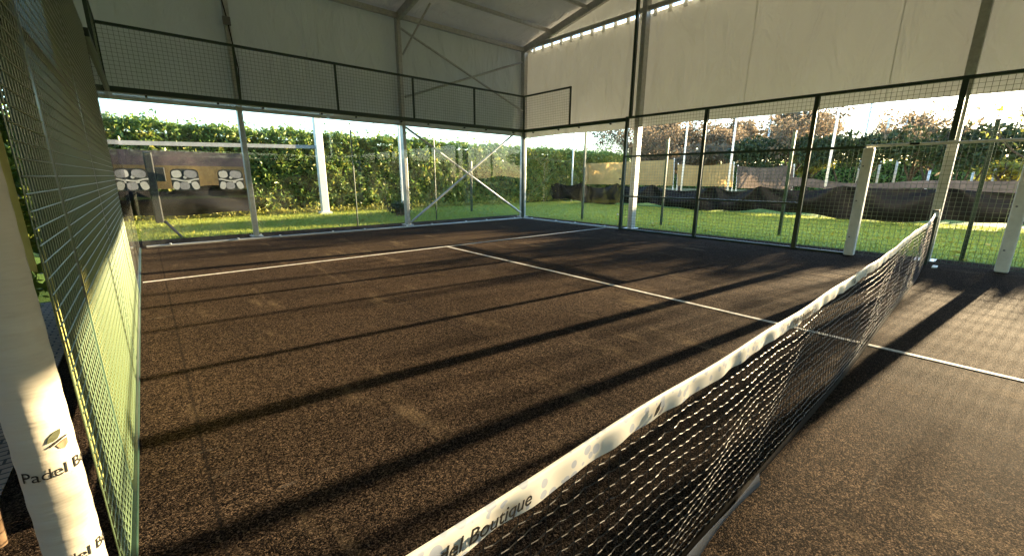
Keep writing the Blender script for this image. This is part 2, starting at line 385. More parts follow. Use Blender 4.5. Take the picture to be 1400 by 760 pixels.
# junction box and its cable on the left leg
jb = thing('junction_box', 'small grey junction box with cable tied to the tent leg above the mesh', 'junction box', (2.02, 10.48, 4.5))
bevel(MB().box((1.96,10.46,4.42), (2.10,10.51,4.58)).build('housing', 'grey', jb))
MB().tube([(2.03,10.47,5.4),(1.97,10.45,5.0),(2.03,10.46,4.58)], .012).build('cable', 'ink', jb)
MB().tube([(2.05,10.47,4.42),(2.12,10.45,3.6),(2.09,10.45,2.9)], .012).build('cable', 'ink', jb)

# ------------------------------------------------------------------ court enclosure
def wires(axis, a0, a1, z0, z1, off, step=.072, r=.0028):
    """welded mesh panel in the plane x=off (axis 1) or y=off (axis 0)"""
    mb = MB()
    def pt(a, z, d=0): return (a, off+d, z) if axis == 0 else (off+d, a, z)
    n = max(1, round((a1-a0)/step)); k = max(1, round((z1-z0)/step))
    for i in range(n+1):
        a = a0+(a1-a0)*i/n; mb.tube([pt(a, z0), pt(a, z1)], r, 4, False)
    for i in range(k+1):
        z = z0+(z1-z0)*i/k; mb.tube([pt(a0, z, .003), pt(a1, z, .003)], r, 4, False)
    return mb
def vpost(x, y, z0, z1, w=.06): return MB().box((x-w/2, y-w/2, z0), (x+w/2, y+w/2, z1))
def clamp(x, y, z, parent, ax):
    mb = MB().box((x-.018, y-.018, z-.018), (x+.018, y+.018, z+.018)); mb.tube([(x, y, z), (x-(.05 if ax else 0), y-(0 if ax else .05), z)], .014, 8)
    return bevel(mb.build('clamp', 'zinc' if z < .5 else 'dark', parent), .005)

# back glass wall
gw = thing('glass_wall', 'clear glass wall of five panes closing the far end of the court', 'glass wall', (5, YB, 0))
for i in range(5):
    x0 = XL+.06+i*2.0 if i else XL+.06
    MB().box((i*2.0+.012+(0 if i else .02), YB-.006, .03), (i*2.0+1.988, YB+.006, H3-.06)).build('glass_pane', 'glass', gw)
bevel(MB().box((XL, YB-.05, H3-.06), (XR+.02, YB+.05, H3+.03)).build('top_rail', 'green', gw))
bevel(MB().box((XL+.1, YB-.03, 0), (XR-.03, YB+.03, .035)).build('base_rail', 'alu', gw), .004)
bevel(vpost(XR-.0, YB, .0, H3+.02, .08).build('corner_post', 'green', gw))
MB().box((XL-.012, YB-.012, .0), (XL+.002, YB+.002, H3-.06)).build('corner_bead', 'alu', gw)
for x in (.45, 1.6, 2.42, 3.6, 4.4, 5.6, 6.4, 7.6, 8.4, 9.6): clamp(x, YB-.03, .045, gw, 0)
for x in (.5, 1.6, 2.4, 3.6, 4.4, 5.6, 6.4, 7.6, 8.4, 9.5): clamp(x, YB-.03, H3-.09, gw, 0)
# back upper mesh
uf = thing('mesh_fence', 'dark green mesh fence running along the top of the back glass wall', 'mesh fence', (5, YB, H3))
for i in range(6): bevel(vpost(i*2.0 if i else XL, YB, H3+.03, H4, .045).build('post', 'green', uf), .004)
MB().box((XL, YB-.024, H4), (XR+.024, YB+.024, H4+.045)).build('top_rail', 'green', uf)
for i in range(5): wires(0, i*2.0, i*2.0+2, H3+.04, H4, YB+.02, r=.0026).build('wire_mesh', 'wire', uf)
# right glass
gr = thing('glass_wall', 'clear glass side wall of two panes meeting the far right corner', 'glass wall', (XR, 8, 0))
for a, b in ((6.04, 7.99), (8.01, 9.95)): MB().box((XR-.006, a, .03), (XR+.006, b, H3-.06)).build('glass_pane', 'glass', gr)
bevel(MB().box((XR-.05, 6.03, H3-.06), (XR+.05, YB-.05, H3+.03)).build('top_rail', 'green', gr))
MB().box((XR-.03, 6.03, 0), (XR+.03, YB-.05, .035)).build('base_rail', 'alu', gr)
for y in (6.5, 7.6, 8.4, 9.5): clamp(XR-.03, y, H3-.09, gr, 1); clamp(XR-.03, y, .045, gr, 1)
for z in (.4, 1.35, 2.35): clamp(XR-.03, 6.08, z, gr, 1)
ur = thing('mesh_fence', 'short dark green mesh panel above the right glass beside the corner', 'mesh fence', (XR, 9, H3))
for y in (8.0,): bevel(vpost(XR, y, H3+.03, H4, .045).build('post', 'green', ur), .004)
MB().box((XR-.022, 7.98, H4), (XR+.022, YB-.026, H4+.045)).build('top_rail', 'green', ur)
wires(1, 8.02, 9.97, H3+.04, H4, XR+.02, r=.0026).build('wire_mesh', 'wire', ur)
# right mesh fence
rf = thing('mesh_fence', 'green wire mesh side fence with tall square posts, right of the net', 'mesh fence', (XR, 3, 0))
for y in (6.0, 3.92, 1.85): bevel(vpost(XR, y, 0, H3, .075).build('post', 'green', rf), .005)
for y in (-.05, -1.9, -3.9): bevel(vpost(XR, y, H2+.05 if y > -1 else 0, H3, .075).build('post', 'green', rf), .005)
MB().box((XR-.027, -3.9, H3), (XR+.027, 6.04, H3+.05)).build('top_rail', 'green', rf)
for a, b in ((3.96, 5.96), (1.89, 3.88), (.98, 1.81)):
    MB().box((XR-.022, a, H2-.025), (XR+.022, b, H2+.025)).build('middle_rail', 'green', rf)
    MB().box((XR-.022, a, .0), (XR+.022, b, .04)).build('bottom_rail', 'green', rf)
for a, b in ((3.96, 5.96), (1.89, 3.88)): MB().box((XR-.02, a, .88), (XR+.02, b, .92)).build('lower_rail', 'green', rf)
for a, b, z0 in ((3.96,5.96,.03), (1.89,3.88,.03), (.95,1.81,.03), (-.05,.95,.03), (-1.9,-.05,.03), (-3.9,-1.9,.03)):
    wires(1, a, b, z0, H3, XR+.03).build('wire_mesh', 'wire', rf)
# padded gate posts and bar on the right
for y, lb in ((.93, 'tall white padded post left of the far net end'), (-.93, 'tall white padded post right of the far net end')):
    t = thing('padded_post', lb, 'padded post', (XR-.02, y, 0), 'white padded posts of the side gate')
    bevel(MB().box((XR-.16, y-.075, .01), (XR-.0, y+.075, H2-.02)).build('pad', 'white', t), .025, 3)
    for z in (.35, 1.0, 1.6): MB().tube([(XR-.165, y+.03, z), (XR-.155, y+.03, z)], .014, 8).build('stud', 'grey', t)
cb = thing('crossbar', 'long white padded bar linking the two padded gate posts', 'crossbar', (XR-.06, 0, H2))
bevel(MB().box((XR-.09, -2.4, H2-.01), (XR-.04, .99, H2+.035)).build('bar', 'white', cb), .02, 3)
MB().box((XR-.105, .30, H2+.0), (XR-.098, .42, H2+.035)).build('strap', 'ink', cb)
# tall pole of the court at Y=6
lp = MB().box((XR+.03, 5.92, H3+.05), (XR+.10, 5.99, 7.0)).build('lamp_pole', 'green', None)
tag(lp, 'slim dark green pole rising from the fence up to the tent roof', 'pole')

# left side
lf = thing('mesh_fence', 'green wire mesh side fence close to the camera on the left', 'mesh fence', (XL, 3, 0))
for y in (6.0, 3.35, 1.6): bevel(vpost(XL-.035, y, 0, H3, .07).build('post', 'green', lf), .005)
MB().box((XL-.05, -.5, H3), (XL, 6.04, H3+.05)).build('top_rail', 'green', lf)
for a, b in ((3.39, 5.96), (1.64, 3.31), (.985, 1.56)):
    MB().box((XL-.055, a, 1.83), (XL-.012, b, 1.88)).build('middle_rail', 'green', lf)
    wires(1, a, b, .03, H3, XL, step=.046, r=.0022).build('wire_mesh', 'wire', lf)
bevel(MB().box((XL-.03, 1.0, .0), (.002, 9.95, .018)).build('kerb_rail', 'green', lf), .004)
gl = thing('glass_wall', 'clear glass side wall of two panes at the far left corner', 'glass wall', (XL, 8, 0))
for a, b in ((6.04, 7.99), (8.01, 9.95)): MB().box((XL-.006, a, .035), (XL+.006, b, H3-.06)).build('glass_pane', 'glass', gl)
bevel(MB().box((XL-.05, 6.04, H3-.06), (XL+.04, YB-.05, H3+.03)).build('top_rail', 'green', gl))
ul = thing('mesh_fence', 'short dark green mesh panel above the left glass beside the corner', 'mesh fence', (XL, 9, H3))
bevel(vpost(XL, 8.0, H3+.03, H4, .045).build('post', 'green', ul), .004)
MB().box((XL-.022, 7.98, H4), (XL+.022, YB-.026, H4+.045)).build('top_rail', 'green', ul)
wires(1, 8.02, 9.97, H3+.04, H4, XL+.0, r=.0026).build('wire_mesh', 'wire', ul)
# shade cloth behind the left mesh
def cloth(pts, lb):
    o = MB().poly([(XL-.10, a, z) for a, z in pts], .003, 0).build('shade_cloth', 'cloth', None)
    return tag(o, lb, 'shade cloth', 'green shade cloths behind the left mesh')
cloth([(1.65,.03), (5.93,.03), (5.93,2.84), (2.5,2.84), (2.5,1.35), (1.65,1.05)], 'green shade cloth behind the left mesh, beyond the first post')
cloth([(1.2,1.1), (1.55,1.02), (1.55,2.84), (1.05,2.84)], 'dark green shade cloth strip beside the near padded post')

# near padded post with print
PCX, PCY, PR = -.095, .915, .060
pp = thing('padded_post', 'near cream padded post printed Padel Boutique with creased vinyl cover', 'padded post', (PCX, PCY, 0))
FACE = math.atan2(CAM.y-PCY, CAM.x-PCX)          # side turned to the court gate
def on_post(s_, z, d=.0022):
    a = FACE+s_/PR; return (PCX+(PR+d)*math.cos(a), PCY+(PR+d)*math.sin(a), z)
G_ = []
for z in np.linspace(.02, H2, 260):
    row = []
    for k in range(49):
        a = 2*math.pi*k/48
        rr = PR+.0006*math.sin(z*46+2.2*math.sin(a+z*3))*max(0, math.cos(a*1.5+1))+.0005*math.sin(z*83+3*math.cos(a*2)+a)
        row.append((PCX+rr*math.cos(a), PCY+rr*math.sin(a), z))
    G_.append(row)
MB().grid(np.array(G_)).build('pad', 'pad', pp, True)
def bend_text(word, size, s0, z0, mtl):
    o = text_part('lettering', word, size, pp, Matrix.Identity(4), mtl, .06, .0002)
    wd = max(v.co.x for v in o.data.vertices)
    for v in o.data.vertices: v.co = Vector(on_post(s0+v.co.x, z0+v.co.y, .0022+v.co.z))
    return wd
for zz in (.565, .285):
    wd = bend_text('Padel', .044, -.064, zz, 'ink')
    bend_text('Boutique', .044, -.064+wd+.012, zz, 'ink')
def logo(z, s_):
    def patch(l, name, m_):
        a = [on_post(s_+p, z+q, .0018) for p, q in l]; b = [on_post(s_+p, z+q, .003) for p, q in l]; k = len(a)
        MB().add(a+b, [tuple(range(k)), tuple(range(2*k-1, k-1, -1))]+[(i, (i+1) % k, (i+1) % k+k, i+k) for i in range(k)]).build(name, m_, pp)
    patch([(0,.0),(.005,.016),(.016,.026),(.031,.029),(.029,.016),(.022,.006),(.012,.001)], 'logo_leaf', 'inkg')
    patch([(.001,-.010),(.014,-.002),(.028,.003),(.042,.005),(.042,.001),(.029,-.002),(.015,-.008),(.003,-.014)], 'logo_band', 'ink')
    patch([(.015,-.013),(.029,-.006),(.041,-.004),(.040,-.020),(.030,-.030),(.020,-.024)], 'logo_leaf', 'wood')
logo(.665, .004)
# wooden stakes outside, lower left
for (x, y, rr, h, lb) in ((-.52,1.42,.05,.75,'weathered wooden stake left of the near padded post'), (-.40,1.55,.025,.42,'thin wooden stake beside the sunlit paving')):
    t = thing('wooden_stake', lb, 'stake', (x, y, 0), 'wooden stakes by the paving')
    MB().tube([(x,y,-.01), (x+.01,y,h*.6), (x,y+.01,h)], [rr, rr*.95, rr*.85], 10).build('stake', 'wood', t, True)

# ------------------------------------------------------------------ net
net = thing('net', 'long black padel net with white printed top band across the court', 'net', (5, -.19, 0))
NX0, NX1 = .12, 9.84
def ny(x): return -.19+max(0, (x-5.5)/4.34)**1.5*.11+.012*math.sin(x*1.3)
def nz(x): return .775+.075*(x/9.84)**1.5+.007*math.sin(x*2.1+.6)+.004*math.sin(x*7)
cell = .044
xs = np.arange(NX0, NX1, cell); rows = 17
cords = MB()
def npt(x, t):   # t 0 at top .. 1 bottom
    zt = nz(x)-.055; z = zt*(1-t)+.025*t
    sag = .018*math.sin(x*2.3+t*3)*t*(1-t)*4
    return (x, ny(x)+sag+.006*math.sin(x*9+t*7)*math.sin(math.pi*t), z)
nj = RNG.normal(0, .0016, (len(xs), rows+1, 3)); nj[:, 0] *= .2; nj[:, -1] *= .3
xw = np.cumsum(np.clip(RNG.normal(0, .004, len(xs)), -.01, .01))
xw -= np.linspace(0, xw[-1], len(xs))
NP = np.array([[np.array(npt(x+.006*math.sin(j*.9+x*4)*math.sin(math.pi*j/rows), j/rows))+nj[i, j] for j in range(rows+1)] for i, x in enumerate(xs)])
for i in range(len(xs)): cords.tube([tuple(p) for p in NP[i]], .0013, 4, False)
for j in range(1, rows+1):
    pts = []
    for i in range(len(xs)):
        pts.append(tuple(NP[i, j]))
        if i < len(xs)-1:
            md = (NP[i, j]+NP[i+1, j])/2; md[2] -= .004; pts.append(tuple(md))
    cords.tube(pts, .0014, 4, False)
cords.build('net_mesh', 'cord', net)
# folded band: closed loop section
U = np.linspace(NX0-.05, NX1, 420)
sec = []
prof = [(-.006,-.060),(-.0075,-.045),(-.007,-.02),(-.006,-.004),(0,.003),(.006,-.004),(.007,-.02),(.0075,-.045),(.006,-.060)]
for x in U:
    wr = .0025*math.sin(x*23)+.002*math.sin(x*41+1)
    sec.append([(x, ny(x)+a+(wr if b < -.01 else 0), nz(x)+b+(.002*math.sin(x*31) if b < -.05 else 0)) for a, b in prof])
tape = MB().grid(np.array(sec)).build('top_band', 'tape', net, True)
def on_tape(x, dz, sl=0):
    z = nz(x)+dz
    d = (nz(x+.25)-nz(x))/.25
    return Matrix(((1,0,0,x), (0,0,-1,ny(x)-.0125), (d,1,0,z), (0,0,0,1)))
text_part('lettering', 'Padel Boutique', .0425, net, on_tape(.452, -.045), 'ink', .25)
text_part('lettering', 'Padel Boutique', .050, net, on_tape(2.3, -.047), 'ink', .25)
def tape_logo(x):
    z = nz(x)-.028; y0 = ny(x)-.0125
    MB().poly([(x+a, y0, z+b) for a, b in [(0,-.016),(.012,.006),(.034,.018),(.028,-.004),(.014,-.014)]], .0006, 1).build('logo_leaf', 'ink', net)
    MB().poly([(x+a, y0, z+b) for a, b in [(.02,-.018),(.036,-.006),(.05,.0),(.046,-.014),(.034,-.02)]], .0006, 1).build('logo_leaf', 'grey', net)
tape_logo(1.17); tape_logo(3.4)
lb = MB(); 
sec = [[(x, ny(x)-.004, .052+.006*math.sin(x*5)), (x, ny(x)-.006, .006), (x, ny(x)+.006, .006), (x, ny(x)+.004, .052+.006*math.sin(x*5))] for x in np.linspace(NX0, NX1, 160)]
MB().grid(np.array(sec)).build('bottom_band', 'cord', net, True)
sec = [[(x, ny(x)-.012-.01*math.sin((x-1.1)*2.2), .058+.008*math.sin(x*9)), (x, ny(x)-.03-.012*math.sin(x*6), .006), (x, ny(x)+.0, .007)] for x in np.linspace(1.3, 2.15, 60)]
MB().grid(np.array(sec)).build('bottom_strip', 'grey', net, True)
bevel(MB().box((9.84, -.12, .0), (9.92, -.04, .90)).build('net_post', 'green', net))
MB().box((9.80, -.13, nz(9.8)-.06), (9.845, -.06, nz(9.8)+.02)).build('end_sleeve', 'white', net)
MB().box((9.55, -.26, .004), (9.78, -.20, .02)).build('floor_plate', 'white', net)

# ------------------------------------------------------------------ outside: posts, poles, tarps
for x, y, z, lb in ((12.2,2.77,2.48,'slim dark green fence post on the lawn left of the padded post'), (10.95,-.47,2.32,'slim dark green fence post just right of the far net end'),
                    (11.9,5.86,2.49,'slim dark green fence post on the lawn behind the tent leg'), (11.5,8.6,3.1,'slim dark green fence post seen through the right glass')):
    t = thing('fence_post', lb, 'fence post', (x, y, 0), 'slim dark fence posts beyond the right fence')
    bevel(MB().box((x-.03,y-.03,-.03), (x+.03,y+.03,z)).build('post', 'green', t), .004)
    MB().box((x-.035,y-.035,z), (x+.035,y+.035,z+.025)).build('cap', 'ink', t)
for x, y, z, lb in ((4.75,11.35,2.6,'thin green stake outside the back glass near its middle'), (7.4,11.4,2.6,'thin green stake outside the back glass under the braces'), (10.4,13.6,2.0,'dark green stake near the hedge by the corner')):
    t = thing('fence_post', lb, 'fence post', (x, y, 0), 'thin stakes behind the back glass')
    MB().tube([(x,y,-.03),(x,y,z)], .02 if y < 12 else .05, 8).build('post', 'green', t)
    MB().tube([(x,y,z),(x,y,z+.015)], .026 if y < 12 else .055, 8).build('cap', 'ink', t)
poles = [(19.3,15.9,3.9,'white pole seen through the right glass near the corner'), (19.4,9.2,4.1,'white pole on the tarp line behind the first mesh panel'), (19.2,7.0,4.0,'white pole on the tarp line left of the second mesh post'),
         (19.2,3.55,4.2,'tall white pole rising left of the padded post'), (32,10,5.3,'distant white pole left of the third mesh post'), (32,4.93,5.6,'tall distant white pole just above the padded post'),
         (32,4.03,4.7,'distant white pole, second right of the padded post'), (32,3.3,4.55,'distant white pole, third right of the padded post'), (34,2.1,1.9,'short distant white post left of the tent leg'), (34,.4,1.8,'short distant white post right of the tent leg'), (34,-.35,1.95,'short distant white post at the far right')]
for x, y, h, lb in poles:
    t = thing('white_pole', lb, 'pole', (x, y, 0), 'white poles beyond the lawn')
    r = .045 if x < 25 else .055
    MB().tube([(x,y,-.03),(x,y,h)], r, 8).build('shaft', 'white', t, True)
    MB().tube([(x,y,h),(x,y,h+.03)], r*1.15, 8).build('cap', 'white', t)
# black tarp hanging along the lawn
TIES = np.cumsum(np.concatenate([[-9.6], RNG.uniform(1.5, 3.1, 18)])); DIP = RNG.uniform(.06, .30, 19)
def tarp_f(y):
    k = int(np.searchsorted(TIES, y))-1; k = max(0, min(k, 17)); return k, (y-TIES[k])/(TIES[k+1]-TIES[k])
def tarp_top(y):                                  # tied up at uneven points, sagging in between
    k, f = tarp_f(y); return 1.12-DIP[k]*(4*max(0, f*(1-f)))**.8+.04*math.sin(y*.55)
def tarp_pt(u, v):
    y = -9+31*u; k, f = tarp_f(y); ph = k*1.7; c = f-.5
    # folds fan out from the ties and hang as a soft belly between them
    fan = math.cos(7*math.atan2(v+.15, max(.02, f*1.6)))+math.cos(6*math.atan2(v+.15, max(.02, (1-f)*1.6))+ph)
    fold = .035*fan+.14*(1-4*c*c)*math.sin(v*3.0)+.02*math.sin(y*5.1+v*4+ph)
    return (19.0-fold, y, tarp_top(y)*(1-v)+v*(.08+.09*math.sin(y*.9+ph*.3)+.03*math.sin(y*3.7)))
P = sheet(tarp_pt, 420, 22)
tb = MB().grid(P).build('tarp', 'tarp', None, True)
tag(tb, 'long sagging black tarp hung along the far edge of the lawn', 'tarp')
P = sheet(lambda u, v: (19.12+.05*math.sin((-9+14*u)*2.7)+.25*v, -9+14*u, 1.06+.05*math.sin((-9+14*u)*1.7)+.30*v-.08*v*math.sin((-9+14*u)*.8)), 100, 6)
tag(MB().grid(P).build('tarp', 'greysheet', None, True), 'greyish brown tarp fold lying over the black tarp top at right', 'tarp')
for (y0, y1, z0, z1, m_, lb) in ((11.0,23.2,1.0,2.38,'tan','long golden tan windbreak sheet behind the right glass'), (7.9,10.75,1.0,2.12,'tan','golden tan windbreak sheet right of the tent leg'), (5.35,7.7,.95,1.98,'greysheet','greyish beige windbreak sheet with slanted right edge')):
    t = thing('hung_sheet', lb, 'windbreak', (22, y0, 0), 'tan windbreak sheets beyond the tarp')
    P = sheet(lambda u, v: (22+.06*math.sin((y0+(y1-y0)*u)*2.2), y0+(y1-y0)*u+.10*v, z0+(z1-z0)*v-.09*math.sin(math.pi*u)*v), 40, 6)
    MB().grid(P).build('sheet', m_, t, True)
    for yy in (y0, y1): MB().tube([(22.03,yy,-.03),(22.03,yy+.1,z1+.06)], .03, 8).build('pole', 'white', t)

# sheets, rail and boards standing in for a reflection in the back glass, left
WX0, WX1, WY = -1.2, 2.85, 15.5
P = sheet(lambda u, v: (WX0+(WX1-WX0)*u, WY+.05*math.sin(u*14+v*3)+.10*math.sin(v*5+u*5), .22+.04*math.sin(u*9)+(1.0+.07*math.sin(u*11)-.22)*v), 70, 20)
tag(MB().grid(P).build('hung_sheet', 'tarp', None, True), 'crumpled black sheet standing in for a dark reflection, low before the left hedge', 'windbreak')
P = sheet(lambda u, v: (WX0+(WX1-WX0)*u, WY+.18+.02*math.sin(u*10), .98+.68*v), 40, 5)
tag(MB().grid(P).build('hung_sheet', 'olive', None, True), 'tan sheet standing in for a reflection, above the black one before the hedge', 'windbreak')
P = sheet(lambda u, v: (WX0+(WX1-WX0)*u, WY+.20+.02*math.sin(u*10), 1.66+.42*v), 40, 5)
tag(MB().grid(P).build('hung_sheet', 'mauve', None, True), 'dusky mauve strip standing in for a reflection, under the white rail', 'windbreak')
wr = thing('reflected_rail', 'long white rail standing in for a reflected bar, across the front of the hedge', 'rail', (3, 16, 2.2))  # solid bar in place of a white streak mirrored in the glass
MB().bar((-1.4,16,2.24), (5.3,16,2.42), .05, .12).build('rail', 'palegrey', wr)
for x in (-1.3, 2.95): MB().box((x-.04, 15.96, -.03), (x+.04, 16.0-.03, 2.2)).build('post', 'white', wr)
t = thing('white_post', 'thick white post standing on grass before the hedge', 'post', (5.3, 16, 0))
bevel(MB().box((5.17,15.9,-.03),(5.43,16.1,5.2)).build('shaft', 'white', t), .02); MB().box((5.1,15.82,-.03),(5.5,16.18,.08)).build('foot', 'white', t)
t = thing('white_post', 'slim white post standing in for a reflection beside the tent leg before the hedge', 'post', (8.5, 16, 0))  # post built in place of a pale upright reflection
bevel(MB().box((8.46,15.95,-.03),(8.56,16.05,5.0)).build('shaft', 'white', t), .02); MB().box((8.4,15.9,-.03),(8.62,16.1,.06)).build('foot', 'white', t)
t = thing('reflected_post', 'thick dark post with a side bracket, standing in for a reflection at the black sheet', 'post', (.42, 15.4, 0))  # belongs to the reflected scene, built as a solid post
bevel(MB().box((.32,15.28,-.03),(.52,15.42,2.02)).build('shaft', 'dark', t), .03); bevel(MB().box((.52,15.30,1.2),(.74,15.38,1.6)).build('bracket', 'dark', t), .02)
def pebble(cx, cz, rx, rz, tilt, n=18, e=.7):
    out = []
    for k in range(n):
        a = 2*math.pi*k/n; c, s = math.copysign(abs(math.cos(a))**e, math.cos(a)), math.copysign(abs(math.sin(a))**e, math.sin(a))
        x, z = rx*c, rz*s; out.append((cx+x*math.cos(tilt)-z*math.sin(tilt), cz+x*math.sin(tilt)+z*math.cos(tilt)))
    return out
def board(x, lb):  # boards stand in for signs mirrored in the back glass
    t = thing('reflected_board', lb, 'board', (x, 15.2, 1.25), 'pebble patterned boards standing in for a reflection')
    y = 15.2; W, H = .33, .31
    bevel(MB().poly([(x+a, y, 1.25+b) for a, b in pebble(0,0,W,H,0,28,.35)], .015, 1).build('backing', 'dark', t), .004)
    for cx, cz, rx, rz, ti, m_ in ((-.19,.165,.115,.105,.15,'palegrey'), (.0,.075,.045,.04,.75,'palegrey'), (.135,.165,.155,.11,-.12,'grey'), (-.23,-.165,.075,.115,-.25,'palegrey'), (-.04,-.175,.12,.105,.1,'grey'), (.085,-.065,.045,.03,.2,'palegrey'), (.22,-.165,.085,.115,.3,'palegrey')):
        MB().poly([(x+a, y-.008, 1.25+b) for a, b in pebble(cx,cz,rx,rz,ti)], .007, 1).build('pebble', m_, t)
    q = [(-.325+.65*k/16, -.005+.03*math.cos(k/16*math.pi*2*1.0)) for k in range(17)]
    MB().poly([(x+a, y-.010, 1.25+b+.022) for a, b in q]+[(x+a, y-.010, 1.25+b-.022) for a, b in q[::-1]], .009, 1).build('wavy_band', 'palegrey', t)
board(.02, 'reflected pebble patterned board overlapping the thick dark post'); board(1.18, 'reflected pebble patterned board, middle one of the three before the hedge'); board(2.32, 'reflected pebble patterned board beside the left tent leg')
t = thing('guy_rod', 'dark slanting guy rod stuck in the grass outside the back glass', 'rod', (.72, 11.4, 0))
MB().tube([(.72,11.35,-.02),(.50,12.6,.25)], .03, 8).build('rod', 'ink', t); MB().tube([(.50,12.6,.25),(.49,12.64,.26)], .04, 8).build('cap', 'ink', t)

# ------------------------------------------------------------------ vegetation
def leaves(P, size, name, m_, parent=None, nrm=None):
    n = len(P); d = RNG.normal(size=(n,3)); d /= np.linalg.norm(d, axis=1)[:,None]
    q = RNG.normal(size=(n,3)); q -= (q*d).sum(1)[:,None]*d; q /= np.linalg.norm(q, axis=1)[:,None]
    up = np.cross(d, q); s = size*np.clip(RNG.lognormal(-.05, .32, n), .4, 1.55)[:,None]
    V = np.empty((n,4,3)); V[:,0] = P-d*s; V[:,1] = P+q*s*.42+up*s*.12; V[:,2] = P+d*s; V[:,3] = P-q*s*.42+up*s*.12
    idx = np.arange(4*n).reshape(-1,4)
    me = bpy.data.meshes.new(name); me.from_pydata(V.reshape(-1,3).tolist(), [], np.concatenate([idx[:,[0,1,2]], idx[:,[0,2,3]]]).tolist())
    me.materials.append(MT[m_]); o = bpy.data.objects.new(name, me); COL.objects.link(o)
    if parent: o.parent = parent; o.matrix_parent_inverse = Matrix.Translation(-Vector(parent.location))
    return o
def lump(a, b): return .5*(.13*np.sin(a*1.3+b*2.1)+.12*np.sin(a*3.1-b*1.7+1)+.12*np.sin(a*7.7+b*5.3)+.08*np.sin(a*13.1-b*9.3))
def hedge(axis, a0, a1, off, depth, h, n, label, size=.075, ny_=0):
    """trimmed hedge: face at off (towards the court)"""
    t = thing('hedge', label, 'hedge', ((a0+a1)/2, off, 0) if axis == 0 else (off, (a0+a1)/2, 0))
    sgn = 1 if depth > 0 else -1; D = abs(depth)
    def conv(a, dd, z): return np.c_[a, off+sgn*dd, z] if axis == 0 else np.c_[off+sgn*dd, a, z]
    nf = int(n*.72); a = RNG.uniform(a0, a1, nf); z = RNG.uniform(.05, h, nf); dd = lump(a, z)+.14+np.abs(RNG.normal(0, .09, nf))-np.where(RNG.uniform(0, 1, nf) < .16, RNG.exponential(.11, nf), 0)
    nt_ = n-nf; a2 = RNG.uniform(a0, a1, nt_); d2 = RNG.uniform(.1, D, nt_); z2 = h+lump(a2, d2)*.9+RNG.normal(0, .06, nt_)+np.where(RNG.uniform(0, 1, nt_) < .10, RNG.exponential(.14, nt_), 0)
    P = np.vstack([conv(a, dd, z), conv(a2, d2, z2)])
    k = int(n*ny_)
    leaves(P[k:], size, 'foliage', 'leaf', t)
    if k:
        # a share of yellowed leaves, in drifts
        leaves(P[:k], size, 'yellowed_foliage', 'leafy', t)
    G = np.array([[conv(np.array([aa]), np.array([.38+.5*float(lump(aa, zz))]), np.array([zz]))[0] for zz in np.linspace(-.05, h-.22, 12)]+[conv(np.array([aa]), np.array([D]), np.array([h-.2]))[0]] for aa in np.linspace(a0, a1, 120)])
    MB().grid(G).build('twigs', 'core', t, True)
    return t
RNG.shuffle
hedge(0, -7, 27, 17.0, 1.5, 2.92, 100000, 'tall trimmed laurel hedge running behind the back glass wall', .074, .16)
hedge(1, -4, 16.5, -3.0, -1.5, 2.72, 22000, 'tall trimmed hedge outside the left mesh fence', .08, .12)
hedge(0, -12, 25, -17.5, -1.5, 2.9, 9000, 'added unseen hedge behind the photographer, put there for the back glass to mirror', .14, .12)  # added out of view to tone down the reflection in the back glass
# fallen / low leaves along the hedge foot
P = np.c_[RNG.uniform(-2, 16, 3800), 16.75+RNG.normal(0, .18, 3800), np.abs(RNG.normal(.02, .10, 3800))]
P = np.vstack([P, np.c_[RNG.uniform(-2, 10.5, 500), 11.3+5.4*RNG.uniform(0, 1, 500)**.7, RNG.uniform(0, .05, 500)], np.c_[RNG.uniform(10.8, 18.5, 420), RNG.uniform(-4, 16, 420), RNG.uniform(0, .04, 420)]])
tag(leaves(P, .06, 'leaf_litter', 'leafy'), 'yellow fallen leaves and low shoots along the hedge foot and on the lawn', 'leaf litter', kind='stuff')
def bush(x, y, rx, ry, h, n, m_, label, size=.09, group='dark bushes beyond the tarp', cat='bush', z0=0):
    t = thing('bush', label, cat, (x, y, 0), group)
    cl = [(RNG.uniform(-.7,.7)*rx, RNG.uniform(-.7,.7)*ry, z0+RNG.uniform(.25,.82)*(h-z0), RNG.uniform(.28,.5)) for _ in range(16)]
    pts = []
    for cx, cy, cz, rr in cl:
        k = n//16; d = RNG.normal(size=(k,3)); d /= np.linalg.norm(d, axis=1)[:,None]; d *= (RNG.uniform(.35,1.05,k)**.5)[:,None]
        pts.append(np.c_[x+cx+d[:,0]*rx*rr, y+cy+d[:,1]*ry*rr, np.maximum(.02, cz+d[:,2]*(h-z0)*rr*.62)])
    Q = np.vstack(pts)
    if z0: Q = Q[Q[:,2] < 3.62+.12*np.sin(Q[:,1]*3)]
    leaves(Q, size, 'foliage', m_, t)
    st = MB()
    for k in range(5):
        a = RNG.uniform(0, 6.28); st.tube([(x+.1*math.cos(a), y+.1*math.sin(a), -.03), (x+rx*.3*math.cos(a), y+ry*.3*math.sin(a), h*.4), (x+rx*.5*math.cos(a), y+ry*.5*math.sin(a), h*.7)], [.05,.035,.012], 5)
    st.build('stems', 'bark', t)
    return t
